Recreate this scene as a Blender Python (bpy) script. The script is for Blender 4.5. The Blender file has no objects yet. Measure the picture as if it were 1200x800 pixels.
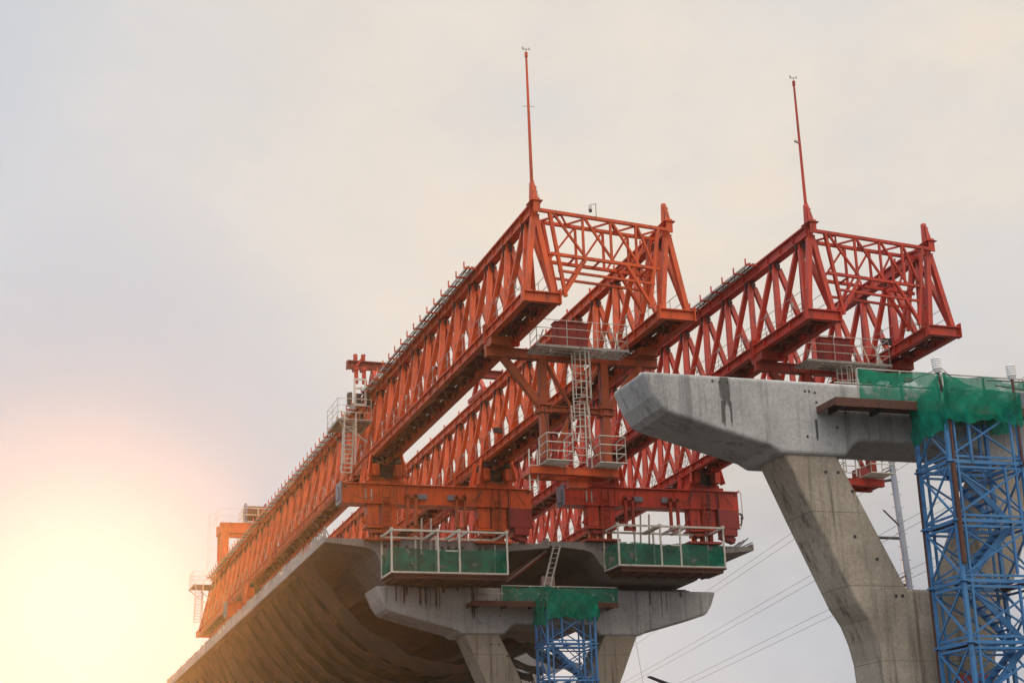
import bpy, bmesh, math, random
from mathutils import Vector, Matrix
random.seed(7)
SC = bpy.context.scene
COL = SC.collection
V = Vector

# ------------------------------------------------------------------ mesh helper
class MB:
    def __init__(s): s.v = []; s.f = []
    def add(s, vs, fs):
        n = len(s.v); s.v += [tuple(p) for p in vs]; s.f += [tuple(i + n for i in f) for f in fs]
    def box(s, x0, x1, y0, y1, z0, z1):
        s.add([(x0,y0,z0),(x1,y0,z0),(x1,y1,z0),(x0,y1,z0),(x0,y0,z1),(x1,y0,z1),(x1,y1,z1),(x0,y1,z1)],
              [(3,2,1,0),(4,5,6,7),(0,1,5,4),(1,2,6,5),(2,3,7,6),(3,0,4,7)])
        return s
    def frame(s, a, b, up):
        a = V(a); b = V(b); d = (b - a).normalized(); up = V(up)
        r = d.cross(up)
        if r.length < 1e-4: r = d.cross(V((0, 1, 0)))
        r.normalize(); u = r.cross(d).normalized()
        return a, b, r, u
    def bar(s, a, b, w, h, up=(0, 0, 1), w2=None, h2=None):
        a, b, r, u = s.frame(a, b, up); w2 = w if w2 is None else w2; h2 = h if h2 is None else h2
        vs = [a + r*(i*w/2) + u*(j*h/2) for i, j in ((-1,-1),(1,-1),(1,1),(-1,1))] + \
             [b + r*(i*w2/2) + u*(j*h2/2) for i, j in ((-1,-1),(1,-1),(1,1),(-1,1))]
        s.add(vs, [(3,2,1,0),(4,5,6,7),(0,1,5,4),(1,2,6,5),(2,3,7,6),(3,0,4,7)])
        return s
    def ibar(s, a, b, w, h, up=(0, 0, 1), tf=.04, tw=.05):
        a, b, r, u = s.frame(a, b, up); k = (h - tf)/2; h2 = h - 2*tf
        s.bar(a + u*k, b + u*k, w, tf, u); s.bar(a - u*k, b - u*k, w, tf, u); s.bar(a, b, tw, h2, u)
        return s
    def tube(s, a, b, r, n=8, r2=None):
        a, b, x, u = s.frame(a, b, (0, 0, 1)); r2 = r if r2 is None else r2
        ang = [2*math.pi*i/n for i in range(n)]
        vs = [a + (x*math.cos(t) + u*math.sin(t))*r for t in ang] + [b + (x*math.cos(t) + u*math.sin(t))*r2 for t in ang]
        s.add(vs, [(i, (i+1) % n, n + (i+1) % n, n + i) for i in range(n)] + [tuple(range(n))[::-1], tuple(range(n, 2*n))])
        return s
    def path(s, pts, r, n=6):
        for p, q in zip(pts, pts[1:]): s.tube(p, q, r, n)
        return s
    def prism(s, poly, y0, y1):                 # polygon in x-z pulled along y
        n = len(poly)
        vs = [(x, y0, z) for x, z in poly] + [(x, y1, z) for x, z in poly]
        s.add(vs, [(i, (i+1) % n, n + (i+1) % n, n + i) for i in range(n)] + [tuple(range(n))[::-1], tuple(range(n, 2*n))])
        return s
    def build(s, name, m, parent=None, bevel=0, smooth=False):
        me = bpy.data.meshes.new(name); me.from_pydata(s.v, [], s.f); me.materials.append(m)
        bm = bmesh.new(); bm.from_mesh(me); bmesh.ops.recalc_face_normals(bm, faces=bm.faces); bm.to_mesh(me); bm.free()
        o = bpy.data.objects.new(name, me); COL.objects.link(o)
        if parent is not None: o.parent = parent
        if bevel:
            b = o.modifiers.new('bevel', 'BEVEL'); b.width = bevel; b.segments = 2; b.limit_method = 'ANGLE'; b.angle_limit = .4
        if smooth:
            for p in me.polygons: p.use_smooth = True
        return o

def empty(name, loc=(0, 0, 0), parent=None):
    o = bpy.data.objects.new(name, None); COL.objects.link(o); o.location = loc; o.empty_display_size = .3
    if parent is not None: o.parent = parent
    return o
def tag(o, label, cat, group=None):
    o['label'] = label; o['category'] = cat
    if group: o['group'] = group
    return o
def kind(o, k): o['kind'] = k; return o
def dup(o, parent, loc=None):
    c = o.copy(); COL.objects.link(c); c.parent = parent
    if loc is not None: c.location = loc
    return c

# ------------------------------------------------------------------ materials
def mat(name):
    m = bpy.data.materials.new(name); m.use_nodes = True
    nt = m.node_tree; return m, nt, nt.nodes['Principled BSDF']
def N(nt, t, **k):
    n = nt.nodes.new(t)
    for a, b in k.items():
        if a.startswith('i_'): n.inputs[a[2:].replace('_', ' ')].default_value = b
        else: setattr(n, a, b)
    return n
def ramp(nt, src, stops):
    r = nt.nodes.new('ShaderNodeValToRGB'); e = r.color_ramp.elements
    while len(e) < len(stops): e.new(.5)
    for i, (p, c) in enumerate(stops):
        e[i].position = p; e[i].color = (c[0], c[1], c[2], 1) if not isinstance(c, float) else (c, c, c, 1)
    nt.links.new(src, r.inputs[0]); return r
def mixc(nt, fac, a, b, mode='MIX'):
    n = nt.nodes.new('ShaderNodeMix'); n.data_type = 'RGBA'; n.blend_type = mode
    for k, s in ((0, fac), (6, a), (7, b)):
        if hasattr(s, 'is_linked'): nt.links.new(s, n.inputs[k])
        elif isinstance(s, (int, float)): n.inputs[k].default_value = s
        else: n.inputs[k].default_value = (*s, 1)
    return n.outputs[2]
def noise(nt, scale, detail=4, vec=None, rough=.6):
    n = N(nt, 'ShaderNodeTexNoise', i_Scale=scale, i_Detail=detail, i_Roughness=rough)
    if vec is not None: nt.links.new(vec, n.inputs['Vector'])
    return n.outputs['Fac']
def pos(nt, scale=(1, 1, 1), obj=False):
    if obj: s = N(nt, 'ShaderNodeTexCoord').outputs['Object']
    else: s = N(nt, 'ShaderNodeNewGeometry').outputs['Position']
    mp = N(nt, 'ShaderNodeMapping'); mp.inputs['Scale'].default_value = scale
    nt.links.new(s, mp.inputs['Vector']); return mp.outputs['Vector']

def paint(name, base, faded, dirt, rough=.5, dirt_amt=(.52, .72), scale=1.3, spec=.35):
    m, nt, b = mat(name)
    p = pos(nt); ps = pos(nt, (3, 3, .5))
    c = mixc(nt, ramp(nt, noise(nt, .55, 5, p), [(.35, 0.), (.7, 1.)]).outputs[0], base, faded)
    d = ramp(nt, noise(nt, scale, 8, ps, .7), [(dirt_amt[0], 0.), (dirt_amt[1], 1.)]).outputs[0]
    c = mixc(nt, d, c, dirt)
    tu = ramp(nt, noise(nt, 1.9, 3, pos(nt, (1, .8, 1.2)), .5), [(.60, 0.), (.63, .55)]).outputs[0]
    c = mixc(nt, tu, c, tuple(min(1, x*.55 + .012) for x in base))
    sc = ramp(nt, noise(nt, 6, 7, p, .75), [(.66, 0.), (.76, .5)]).outputs[0]
    c = mixc(nt, sc, c, tuple(x*.6 + .10 for x in base))
    d2 = ramp(nt, noise(nt, 9, 6, p, .7), [(.62, 0.), (.7, .7)]).outputs[0]
    c = mixc(nt, d2, c, dirt)
    nt.links.new(c, b.inputs['Base Color'])
    b.inputs['Roughness'].default_value = rough; b.inputs['Specular IOR Level'].default_value = spec
    bp = N(nt, 'ShaderNodeBump', i_Strength=.12, i_Distance=.02); nt.links.new(noise(nt, 14, 4, p), bp.inputs['Height'])
    nt.links.new(bp.outputs[0], b.inputs['Normal'])
    return m
FLARE_ORANGE = paint('flare_orange_paint', (.64, .082, .009), (.46, .068, .016), (.12, .022, .010), dirt_amt=(.51, .72))  # orange tint of the sun flare is put into the left gantry's colour
RED = paint('red_paint', (.49, .033, .010), (.37, .034, .016), (.09, .015, .010), dirt_amt=(.51, .72))
DULL = paint('dull_flare_orange_paint', (.40, .070, .013), (.28, .052, .016), (.08, .020, .012))  # duller steel of the left gantry, flare tint in its colour too
GUSS = paint('dark_gusset', (.075, .016, .012), (.05, .018, .015), (.022, .014, .013))  # gusset plates, much darker than the girders
FLOORP = paint('shaded_floor_paint', (.15, .022, .008), (.10, .020, .012), (.035, .014, .011))  # shade under the girders is put into the floor colour
DULLR = paint('dull_red_paint', (.32, .030, .012), (.23, .028, .016), (.07, .016, .012))
CRIMSON = paint('crimson_paint', (.26, .022, .016), (.22, .024, .02), (.10, .02, .015))
WHITE = paint('white_paint', (.58, .56, .49), (.50, .47, .40), (.26, .19, .12), dirt_amt=(.56, .8))
GALV = paint('galvanised_steel', (.42, .41, .37), (.34, .33, .30), (.16, .12, .09))
BLUE = paint('blue_paint', (.032, .150, .36), (.07, .21, .41), (.05, .075, .12), dirt_amt=(.56, .76))
RUST = paint('rusty_brown', (.085, .035, .024), (.12, .05, .032), (.04, .022, .018), rough=.8)
DARK = paint('dark_steel', (.03, .03, .034), (.05, .048, .05), (.02, .02, .02))
GREY = paint('grey_steel', (.13, .15, .19), (.17, .18, .21), (.12, .12, .13))
WIREM = paint('weathered_wire', (.20, .20, .21), (.24, .24, .25), (.15, .15, .15))
DRUMB = paint('slate_blue_paint', (.10, .12, .22), (.13, .15, .24), (.06, .06, .08))
GLASSW = paint('lamp_white', (.8, .8, .8), (.75, .75, .75), (.5, .5, .48), rough=.3)
CABLE = paint('black_cable', (.02, .02, .022), (.03, .03, .03), (.015, .015, .015), rough=.6)
YELLOW = paint('yellow_plastic', (.75, .30, .02), (.7, .28, .02), (.3, .12, .02))
PINK = paint('pale_pink_board', (.42, .28, .26), (.38, .26, .24), (.22, .15, .13))

def concrete(name, base, dark, streak=.5, tint=None, form=0.0, leg=False):
    m, nt, b = mat(name)
    p = pos(nt)
    big = ramp(nt, noise(nt, .45, 6, p, .65), [(.3, 0.), (.72, 1.)]).outputs[0]
    c = mixc(nt, big, base, dark)
    if tint:
        c = mixc(nt, ramp(nt, noise(nt, .25, 3, pos(nt, (1.0, 1, .6))), [(.42, 0.), (.62, 1.)]).outputs[0], c, tint)
    fine = ramp(nt, noise(nt, 11, 6, p, .75), [(.35, .74), (.7, 1.12)]).outputs[0]
    c = mixc(nt, 1.0, c, fine, 'MULTIPLY')
    st = ramp(nt, noise(nt, 1.6, 5, pos(nt, (1.5, 1.5, .07)), .7), [(.52, 0.), (.66, streak)]).outputs[0]
    c = mixc(nt, st, c, tuple(x*.36 for x in dark))
    sp = ramp(nt, noise(nt, 4.2, 5, pos(nt, (1.2, 1.2, 1.0)), .75), [(.64, 0.), (.74, .45)]).outputs[0]
    c = mixc(nt, sp, c, tuple(x*.35 for x in dark))
    # board joints and lift lines of the formwork
    sep = N(nt, 'ShaderNodeSeparateXYZ'); nt.links.new(p, sep.inputs[0])
    hs = []
    for out, per, wd in (((sep.outputs[2], 2.32, .012),) if leg else ((sep.outputs[0], 2.44, .007), )):
        a = N(nt, 'ShaderNodeMath', operation='PINGPONG'); nt.links.new(out, a.inputs[0]); a.inputs[1].default_value = per/2
        l = N(nt, 'ShaderNodeMath', operation='LESS_THAN'); nt.links.new(a.outputs[0], l.inputs[0]); l.inputs[1].default_value = wd
        hs.append(l.outputs[0])
    f = N(nt, 'ShaderNodeMath', operation='MULTIPLY'); nt.links.new(hs[0], f.inputs[0]); f.inputs[1].default_value = .6
    c = mixc(nt, f.outputs[0], c, tuple(x*.35 for x in dark))
    nt.links.new(c, b.inputs['Base Color']); b.inputs['Roughness'].default_value = .85
    b.inputs['Specular IOR Level'].default_value = .25
    bp = N(nt, 'ShaderNodeBump', i_Strength=.35, i_Distance=.02); nt.links.new(noise(nt, 6, 8, p, .7), bp.inputs['Height'])
    nt.links.new(bp.outputs[0], b.inputs['Normal'])
    return m
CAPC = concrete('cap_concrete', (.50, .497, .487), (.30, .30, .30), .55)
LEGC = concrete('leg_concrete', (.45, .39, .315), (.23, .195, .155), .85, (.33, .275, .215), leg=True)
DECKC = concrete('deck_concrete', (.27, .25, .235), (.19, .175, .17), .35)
KERBC = concrete('kerb_concrete', (.44, .42, .38), (.32, .30, .28), .3)
m, nt, b = mat('wet_stain'); STAIN = m
nt.links.new(mixc(nt, ramp(nt, noise(nt, 5, 5, pos(nt, (1, 1, .3))), [(.35, 0.), (.7, 1.)]).outputs[0], (.06, .058, .056), (.10, .098, .092)), b.inputs['Base Color'])
b.inputs['Roughness'].default_value = .7
sx = N(nt, 'ShaderNodeSeparateXYZ'); nt.links.new(N(nt, 'ShaderNodeTexCoord').outputs['Generated'], sx.inputs[0])
nz = noise(nt, 6, 6, pos(nt, (2.2, 1, .35)), .7)
def mth(op, a, b_):
    n = N(nt, 'ShaderNodeMath', operation=op)
    for i, v in enumerate((a, b_)):
        if isinstance(v, (int, float)): n.inputs[i].default_value = v
        else: nt.links.new(v, n.inputs[i])
    return n.outputs[0]
ex = mth('MULTIPLY', mth('PINGPONG', sx.outputs[0], .5), 2.2); ez = mth('MULTIPLY', sx.outputs[2], 1.7)
al = ramp(nt, mth('ADD', mth('MULTIPLY', mth('MINIMUM', ex, ez), .75), mth('SUBTRACT', nz, .55)), [(.10, 0.), (.42, .9)]).outputs[0]
nt.links.new(al, b.inputs['Alpha'])

def netmat(name, a, bcol, alpha, hole=(.60, .66), holescale=1.1, holeleft=.3, crease=.0):
    m, nt, b = mat(name)
    p = pos(nt)
    c = mixc(nt, ramp(nt, noise(nt, 1.4, 5, p), [(.35, 0.), (.65, 1.)]).outputs[0], a, bcol)
    nt.nodes.remove(b); out = nt.nodes['Material Output']
    d = N(nt, 'ShaderNodeBsdfDiffuse'); nt.links.new(c, d.inputs[0])
    bp = N(nt, 'ShaderNodeBump', i_Strength=crease, i_Distance=.12); nt.links.new(noise(nt, 3.5, 6, pos(nt, (1.6, 1.6, .7)), .65), bp.inputs['Height']); nt.links.new(bp.outputs[0], d.inputs['Normal'])
    t = N(nt, 'ShaderNodeBsdfTranslucent'); nt.links.new(c, t.inputs[0])
    mx = N(nt, 'ShaderNodeMixShader'); mx.inputs[0].default_value = .4
    nt.links.new(d.outputs[0], mx.inputs[1]); nt.links.new(t.outputs[0], mx.inputs[2])
    tr = N(nt, 'ShaderNodeBsdfTransparent')
    al = ramp(nt, noise(nt, holescale, 5, p, .6), [(hole[0], alpha), (hole[1], alpha*holeleft)]).outputs[0]
    # woven threads: fine variation of the cover
    th = ramp(nt, noise(nt, 28, 3, p, .7), [(.4, .82), (.6, 1.0)]).outputs[0]
    al2 = N(nt, 'ShaderNodeMath', operation='MULTIPLY'); nt.links.new(al, al2.inputs[0]); nt.links.new(th, al2.inputs[1])
    mx2 = N(nt, 'ShaderNodeMixShader'); nt.links.new(al2.outputs[0], mx2.inputs[0])
    nt.links.new(tr.outputs[0], mx2.inputs[1]); nt.links.new(mx.outputs[0], mx2.inputs[2]); nt.links.new(mx2.outputs[0], out.inputs[0])
    return m
NET = netmat('green_net', (.010, .30, .19), (.006, .18, .115), .92, hole=(.57, .62), holescale=.9, holeleft=.62, crease=.9)
NETTORN = netmat('torn_green_net', (.008, .24, .15), (.004, .11, .075), .84, hole=(.60, .64), holescale=1.2, holeleft=.12, crease=.8)
DRAPE = netmat('dark_green_drape', (.20, .14, .135), (.09, .12, .105), .90, hole=(.85, .9), crease=.5)
SEAM = netmat('green_seam', (.004, .060, .040), (.003, .026, .020), .97, hole=(.9, .95))

m, nt, b = mat('ground_dirt'); GROUND = m
c = mixc(nt, ramp(nt, noise(nt, .06, 6, pos(nt)), [(.35, 0.), (.65, 1.)]).outputs[0], (.075, .068, .06), (.045, .042, .04))
c = mixc(nt, ramp(nt, noise(nt, 2.5, 6, pos(nt)), [(.4, 0.), (.75, .6)]).outputs[0], c, (.10, .09, .08))
nt.links.new(c, b.inputs['Base Color']); b.inputs['Roughness'].default_value = .99

# ------------------------------------------------------------------ site frame (metres)
ZT = 25.461                     # level of the upper chord nodes of the left gantry at its front
GR = .0141                      # grade of the gantries
P = 2.4                         # truss panel

g = MB(); g.add([(-550, -550, 0), (550, -550, 0), (550, 550, 0), (-550, 550, 0)], [(0, 1, 2, 3)])
kind(g.build('ground', GROUND), 'structure')

# ------------------------------------------------------------------ launching gantry
def ladder(name, parent, x0, x1, y, zb, zt, cage=None, m=WHITE, rung=.3, along='x'):
    q = MB()
    def pt(u, w, z): return (u, w, z) if along == 'x' else (w, u, z)
    for x in (x0, x1): q.bar(pt(x, y, zb), pt(x, y, zt), .05, .045)
    k = int((zt - zb)/rung)
    for i in range(k): q.tube(pt(x0, y, zb + .15 + i*rung), pt(x1, y, zb + .15 + i*rung), .022, 6)
    o = q.build('ladder', m, parent) if name is None else q.build(name, m, parent)
    if cage:
        c = MB(); xm = (x0 + x1)/2; r = (x1 - x0)/2 + .08
        a = [math.pi*i/6 for i in range(7)]
        ring = [(xm - r*math.cos(t), y - .12 - .62*math.sin(t)) for t in a]
        z = cage[0]
        while z <= cage[1] + .01:
            c.path([(px, py, z) for px, py in ring], .018, 5); z += (cage[1] - cage[0])/3
        for px, py in ring[::1][1:6]: c.bar((px, py, cage[0]), (px, py, cage[1]), .028, .018)
        c.build('safety_cage', m, o)
    return o
def railing(q, pts, h=1.1, r=.025, mids=1, posts=True):
    for a, b in zip(pts, pts[1:]):
        a = V(a); b = V(b); n = max(1, round((b - a).length/1.2))
        for k in range(1, mids + 2): q.tube(a + V((0, 0, h*k/(mids + 1))), b + V((0, 0, h*k/(mids + 1))), r, 6)
        for i in range(n + 1):
            p = a.lerp(b, i/n); q.tube(p, p + V((0, 0, h)), r, 6)
    return q

def brace_meshes(m):
    out = {}
    for sx in (-1, 1):
        for sy in (-1, 1):
            q = MB(); a = V((sx*.06, sy*.10, .12)); b = V((sx*.575, sy*1.13, -3.16))
            d = (b - a).normalized()
            q.bar(a + d*.28, b - d*.12, .17, .215, (sx, 0, .2))
            q.bar(a - d*.1, a + d*.42, .07, .16, (sx, 0, .2)); q.bar(b - d*.3, b + d*.05, .1, .17, (sx, 0, .2))
            o = q.build('brace', m); out[(sx, sy)] = o.data; bpy.data.objects.remove(o)
    return out

def girder(parent, x, y, m, dm, bm_, n_single, tray, L=36):
    G = empty('truss_girder', (x, y, 0), parent)
    t = MB(); y0, y1 = -.95, 83.6
    t.ibar((0, y0, .42), (0, y1, .42), .40, .50, tf=.06, tw=.16)
    for i in range(int((y1 - y0)/1.2)):
        yy = y0 + .1 + i*1.2; t.box(-.17, .17, yy, yy + .03, .23, .61)
    t.build('top_chord', m, G)
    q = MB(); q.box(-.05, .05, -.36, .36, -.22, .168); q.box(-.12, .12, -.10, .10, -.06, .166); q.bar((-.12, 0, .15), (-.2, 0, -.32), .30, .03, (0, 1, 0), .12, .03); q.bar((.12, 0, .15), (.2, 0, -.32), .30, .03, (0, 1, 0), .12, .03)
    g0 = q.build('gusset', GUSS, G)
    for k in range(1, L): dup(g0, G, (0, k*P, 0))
    for s in (-1, 1):
        c = MB(); c.ibar((s*.60, -1.2, -3.41), (s*.60, 88, -3.41), .27, .44, tf=.045, tw=.06)
        for i in range(75):
            yy = -1.0 + i*1.2; c.box(s*.60 - .12, s*.60 + .12, yy, yy + .03, -3.58, -3.24)
        for k in range(37):
            yy = -1.2 + k*P; c.box(s*.58 - .05, s*.58 + .05, max(-1.19, yy - .3), yy + .3, -3.185, -2.95)
        for yy in (3.55, 3.72, 27.5, 27.66, 51.6, 51.76):
            c.box(s*.60 - .17, s*.60 + .17, yy, yy + .06, -3.75, -2.92)
        c.build('bottom_chord', m, G)
    f = MB()
    for i in range(74):
        yy = -.62 + i*1.2; f.bar((-.46, yy, -3.42), (.46, yy, -3.42), .14, .22)
    for k in range(36):
        yy = -1.2 + k*P; f.bar((-.45, yy + .15, -3.47), (.45, yy + P - .15, -3.47), .09, .07)
    f.bar((-.16, -1, -3.36), (-.16, 87.5, -3.36), .07, .12); f.bar((.3, -1, -3.36), (.3, 87.5, -3.36), .07, .12)
    f.build('floor_bracing', FLOORP, G)
    pl = MB()
    for k in range(37):
        yy = -1.15 + k*P
        if yy + 1.5 < 87.8: pl.box(-.46, -.2, yy + 1.15, yy + 2.35, -3.28, -3.262)
        pl.box(-.119, .262, yy, min(yy + .55 + .15*(k % 3), 87.9), -3.284, -3.266); pl.box(.338, .46, yy + .2 + .2*(k % 2), min(yy + 2.2, 87.9), -3.281, -3.263)
        pl.box(-.119, .262, yy + 1.05, min(yy + 2.3, 87.9), -3.284, -3.266)
    pl.build('walkway_plate', FLOORP, G)
    e = MB(); e.ibar((-.76, -1.33, -3.41), (.76, -1.33, -3.41), .24, .44, tf=.045, tw=.05)
    e.box(-.79, -.74, -1.5, -1.2, -3.66, -3.05); e.box(.74, .79, -1.5, -1.2, -3.66, -3.05)
    for s in (-1, 1): e.bar((s*.05, -.88, .15), (s*.54, -1.2, -3.18), .2, .24, (0, 1, 0))
    e.build('end_frame', m, G)
    rr = MB(); rr.bar((0, 83.3, .3), (-.45, 87.7, -3.2), .22, .22); rr.bar((0, 83.3, .3), (.45, 87.7, -3.2), .22, .22)
    rr.bar((-.62, 87.9, -3.41), (.62, 87.9, -3.41), .2, .42)
    rr.build('rear_frame', m, G)
    rest = MB(); n = 0
    for k in range(L):
        for sx in (-1, 1):
            for sy in (-1, 1):
                me = bm_[(sx, sy)]
                if k < n_single:
                    o = bpy.data.objects.new('brace', me); COL.objects.link(o); o.parent = G; o.location = (0, k*P, 0)
                else:
                    rest.add([(v.co.x, v.co.y + k*P, v.co.z) for v in me.vertices], [tuple(p.vertices) for p in me.polygons])
    kind(rest.build('far_brace', m, G), 'stuff')
    for s in (-1, 1):
        h = MB()
        for z in (.5, 1.0): h.tube((s*.50, -1.1, -3.18 + z), (s*.50, 87, -3.18 + z), .014, 5)
        for k in range(74): h.tube((s*.50, -.9 + k*1.2, -3.18), (s*.50, -.9 + k*1.2, -2.18), .014, 5)
        h.build('handrail', GALV, G)
    w = MB()
    for a, b in (((-.48, -.3, -3.1), (.48, .9, -2.2)), ((.48, -.3, -3.1), (-.48, .9, -2.2))): w.tube(a, b, .014, 5)
    w.build('wire_bracing', GALV, G)
    r0 = MB().box(-.57, -.51, -.03, .04, -.08, .08).build('glint_box', GALV, G); r0.location = (0, .1, -2.5)  # small pale boxes added as white glints along the girder
    for k in range(1, 14): dup(r0, G, (0, .1 + k*P, -2.5 + .3*(k % 2)))
    if tray:
        c = MB(); ys = tray
        for z, xx in ((.58, -.28), (.58, -.62)): c.bar((xx, ys, z), (xx, 83, z), .03, .09)
        i = 0; yy = ys
        while yy < 83:
            if yy + .55 < 83: c.bar((-.28, yy + .6, .55), (-.62, yy + .6, .55), .03, .03)
            yy += .6
        c.build('cable_tray', GALV, G)
        c = MB()
        for xx in (-.34, -.41, -.5, -.56): c.path([(xx + .02*math.sin(j*1.7 + xx*40), ys + j*(82.5 - ys)/40, .6 + .012*math.sin(j*2.3 + xx*9)) for j in range(41)], .024, 5)
        c.build('cable_bundle', CABLE, G)
        c = MB(); yy = ys
        while yy < 83:
            if not c.v:
                c.bar((-.18, 0, .53), (-.78, 0, .53), .06, .07); c.bar((-.76, 0, .5), (-.76, 0, .80), .05, .05); b0 = c.build('tray_bracket', m, G); b0.location = (0, yy, 0)
            else: dup(b0, G, (0, yy, 0))
            yy += 1.2
    else:
        c = MB()
        for k in range(28): c.box(-.16, -.1, 1.5 + k*3, 1.58 + k*3, .67, .9)
        c.build('chord_stud', m, G)
    return G

def horn(parent, x, y, m, mast=None):
    h = MB()
    h.bar((x, y - .93, .60), (x - .03, y - .80, 1.62), .34, .36, (0, 1, 0), .16, .17)
    h.box(x - .25, x + .25, y - 1.3, y - .62, .673, .71); h.box(x - .14, x + .14, y - 1.24, y - 1.19, .2, .80)
    h.bar((x - .1, y - 1.15, .7), (x - .02, y - .95, 1.5), .08, .08)
    for k in range(4): h.box(x + .06, x + .14, y - 1.0 + .03*k, y - .94 + .03*k, .78 + .2*k, .84 + .2*k)
    o = h.build('tip_bracket', m, parent, .012)
    if mast:
        q = MB(); q.tube((x - .03, y - .82, 1.35), (x - .06, y - .80, mast - .35), .07, 10, .045); q.tube((x - .06, y - .8, mast - .35), (x - .06, y - .8, mast - .15), .07, 8)
        q.build('mast', m, parent)
    return o

def gantry(label, loc, rot, m, dm, crim, tray, trolley_side=True, counts=(17, 8), mast=(7.55, True)):
    T = tag(empty('launching_gantry', loc), label, 'launching gantry', 'launching gantries side by side'); T.rotation_euler = rot
    bm_ = brace_meshes(m)
    SK = .72
    girder(T, 0, 0, m, dm, bm_, counts[0], tray)
    girder(T, 6, SK, m, dm, bm_, counts[1], None)
    horn(T, 0, 0, m, mast[0]); horn(T, 6, SK, m)
    tip = MB(); z = mast[0]; tip.tube((-.06, -.8, z - .15), (-.06, -.8, z + .05), .02, 6); tip.tube((-.2, -.8, z - .02), (.08, -.8, z + .03), .014, 6)
    tip.tube((-.2, -.8, z), (-.2, -.8, z + .09), .035, 6); tip.tube((.08, -.8, z), (.08, -.8, z + .08), .03, 6)
    tip.build('wind_gauge', GALV, T)
    q = MB()
    if mast[1]: q.tube((-.3, -.8, 4.95), (.22, -.8, 5.0), .013, 5)
    else: q.bar((-.28, -.8, 4.5), (-.02, -.8, 4.42), .09, .07)
    q.build('mast_arm', GALV, T)
    q = MB(); q.tube((.0, -.8, 1.9), (.3, -.9, .7), .008, 4); q.build('stay_wire', CABLE, T)
    # portal frame between the two girder ends
    fy = lambda x, o: -1.2 + .12*x + o
    fr = MB()
    for o in (0, .85):
        zt, zl = .30 - .12*(o > 0), -1.48
        fr.bar((.1, fy(.1, o), zt), (5.9, fy(5.9, o), zt), .13, .13); fr.bar((.55, fy(.5, o), zl), (5.4, fy(5.4, o), zl), .12, .12)
        fr.bar((.85, fy(.8, o), -2.15), (5.15, fy(5.1, o), -2.15), .09, .09)
        fr.build('cross_girt', m, T) if False else None
        fr.bar((.55, fy(.6, o), zt), (1.12, fy(1.1, o), -3.2), .13, .13); fr.bar((5.45, fy(5.4, o), zt), (4.88, fy(4.9, o), -3.2), .13, .13)
        xs = [.62, 2.0, 3.25, 4.4, 5.3]
        for i, x in enumerate(xs[1:4]): fr.bar((x, fy(x, o), zt), (x, fy(x, o), zl), .09, .09)
        for i in range(4):
            a, b = xs[i], xs[i+1]
            if o == 0: fr.bar((a + .05, fy(a, o), zt), (b + (.1 if i < 3 else -.1), fy(b, o), zl), .085, .085)
            else: fr.bar((b, fy(b, o), zt), (a + .1, fy(a, o), zl), .075, .075)
        fr.bar((2.1, fy(2, o), zl), (1.06, fy(1, o), -3.1), .12, .12); fr.bar((3.9, fy(3.9, o), zl), (4.94, fy(5, o), -3.1), .12, .12)
    n = 9
    for i in range(n):
        x = .5 + i*5/n; x2 = .5 + (i+1)*5/n
        fr.bar((x, fy(x, .0 if i % 2 else .85), .24), (x2, fy(x2, .85 if i % 2 else .0), .24), .07, .07)
        if i % 2 == 0: fr.bar((x, fy(x, 0) , -1.48), (x, fy(x, .85), -1.48), .07, .07)
    fr.build('portal_frame', m, T)
    # front leg: cross beam, hanging columns, struts
    FL = empty('front_leg', (0, 3.37, 0), T)
    MB().ibar((-.8, 0, -4.19), (6.78, 0, -4.19), .36, .40, tf=.05, tw=.2).build('cross_beam', dm, FL)
    for x in (1.62, 4.33): MB().bar((x, 0, -4.4), (x, 0, -9.1), .32, .34).build('column', dm, FL)
    q = MB(); q.ibar((1.3, 0, -6.46), (4.75, 0, -6.46), .26, .25, tw=.1)
    q.build('strut', dm, FL)
    for x in (1.62, 4.33):
        q = MB(); q.box(x - .3, x + .3, -.26, .26, -6.36, -6.26); q.box(x - .3, x + .3, -.26, .26, -6.66, -6.58)
        for s in (-1, 1):
            for d in (-.2, .2): q.tube((x + s*.25, d, -6.7), (x + s*.25, d, -6.2), .035, 6)
        q.build('joint_plate', dm, FL)
    for s in (0, 1):
        X = (lambda x: x) if s == 0 else (lambda x: 5.95 - x)
        MB().bar((X(-.05), 0, -4.38), (X(1.5), 0, -6.34), .28, .3, (0, 1, 0)).build('knee_brace', dm, FL)
        MB().bar((X(1.78), .02, -4.45), (X(2.85), .02, -6.34), .12, .14, (0, 1, 0)).build('cross_brace', dm, FL)
        MB().bar((X(2.85), .02, -6.58), (X(1.75), .02, -8.9), .14, .14, (0, 1, 0)).build('cross_brace', dm, FL)
        MB().box(X(-.3) - .4, X(-.3) + .4, -.5, .5, -3.98, -3.64).build('hanger_block', dm, FL)
    q = MB()
    q.ibar((.8, -.55, -9.2), (4.5, -.55, -9.2), .26, .30, tw=.22); q.ibar((.9, .45, -9.2), (4.5, .45, -9.2), .22, .28)
    for x in (.85, 1.62, 3.0, 4.33): q.bar((x, -.55, -9.2), (x, .45, -9.2), .2, .24)
    q.bar((1.9, -.55, -9.2), (1.9, -.56, -9.2), .01, .01)
    q.box(2.55, 3.35, -.2, .2, -9.75, -9.34)
    q.build('foot_beam', dm if False else m, FL, .01)
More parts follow.
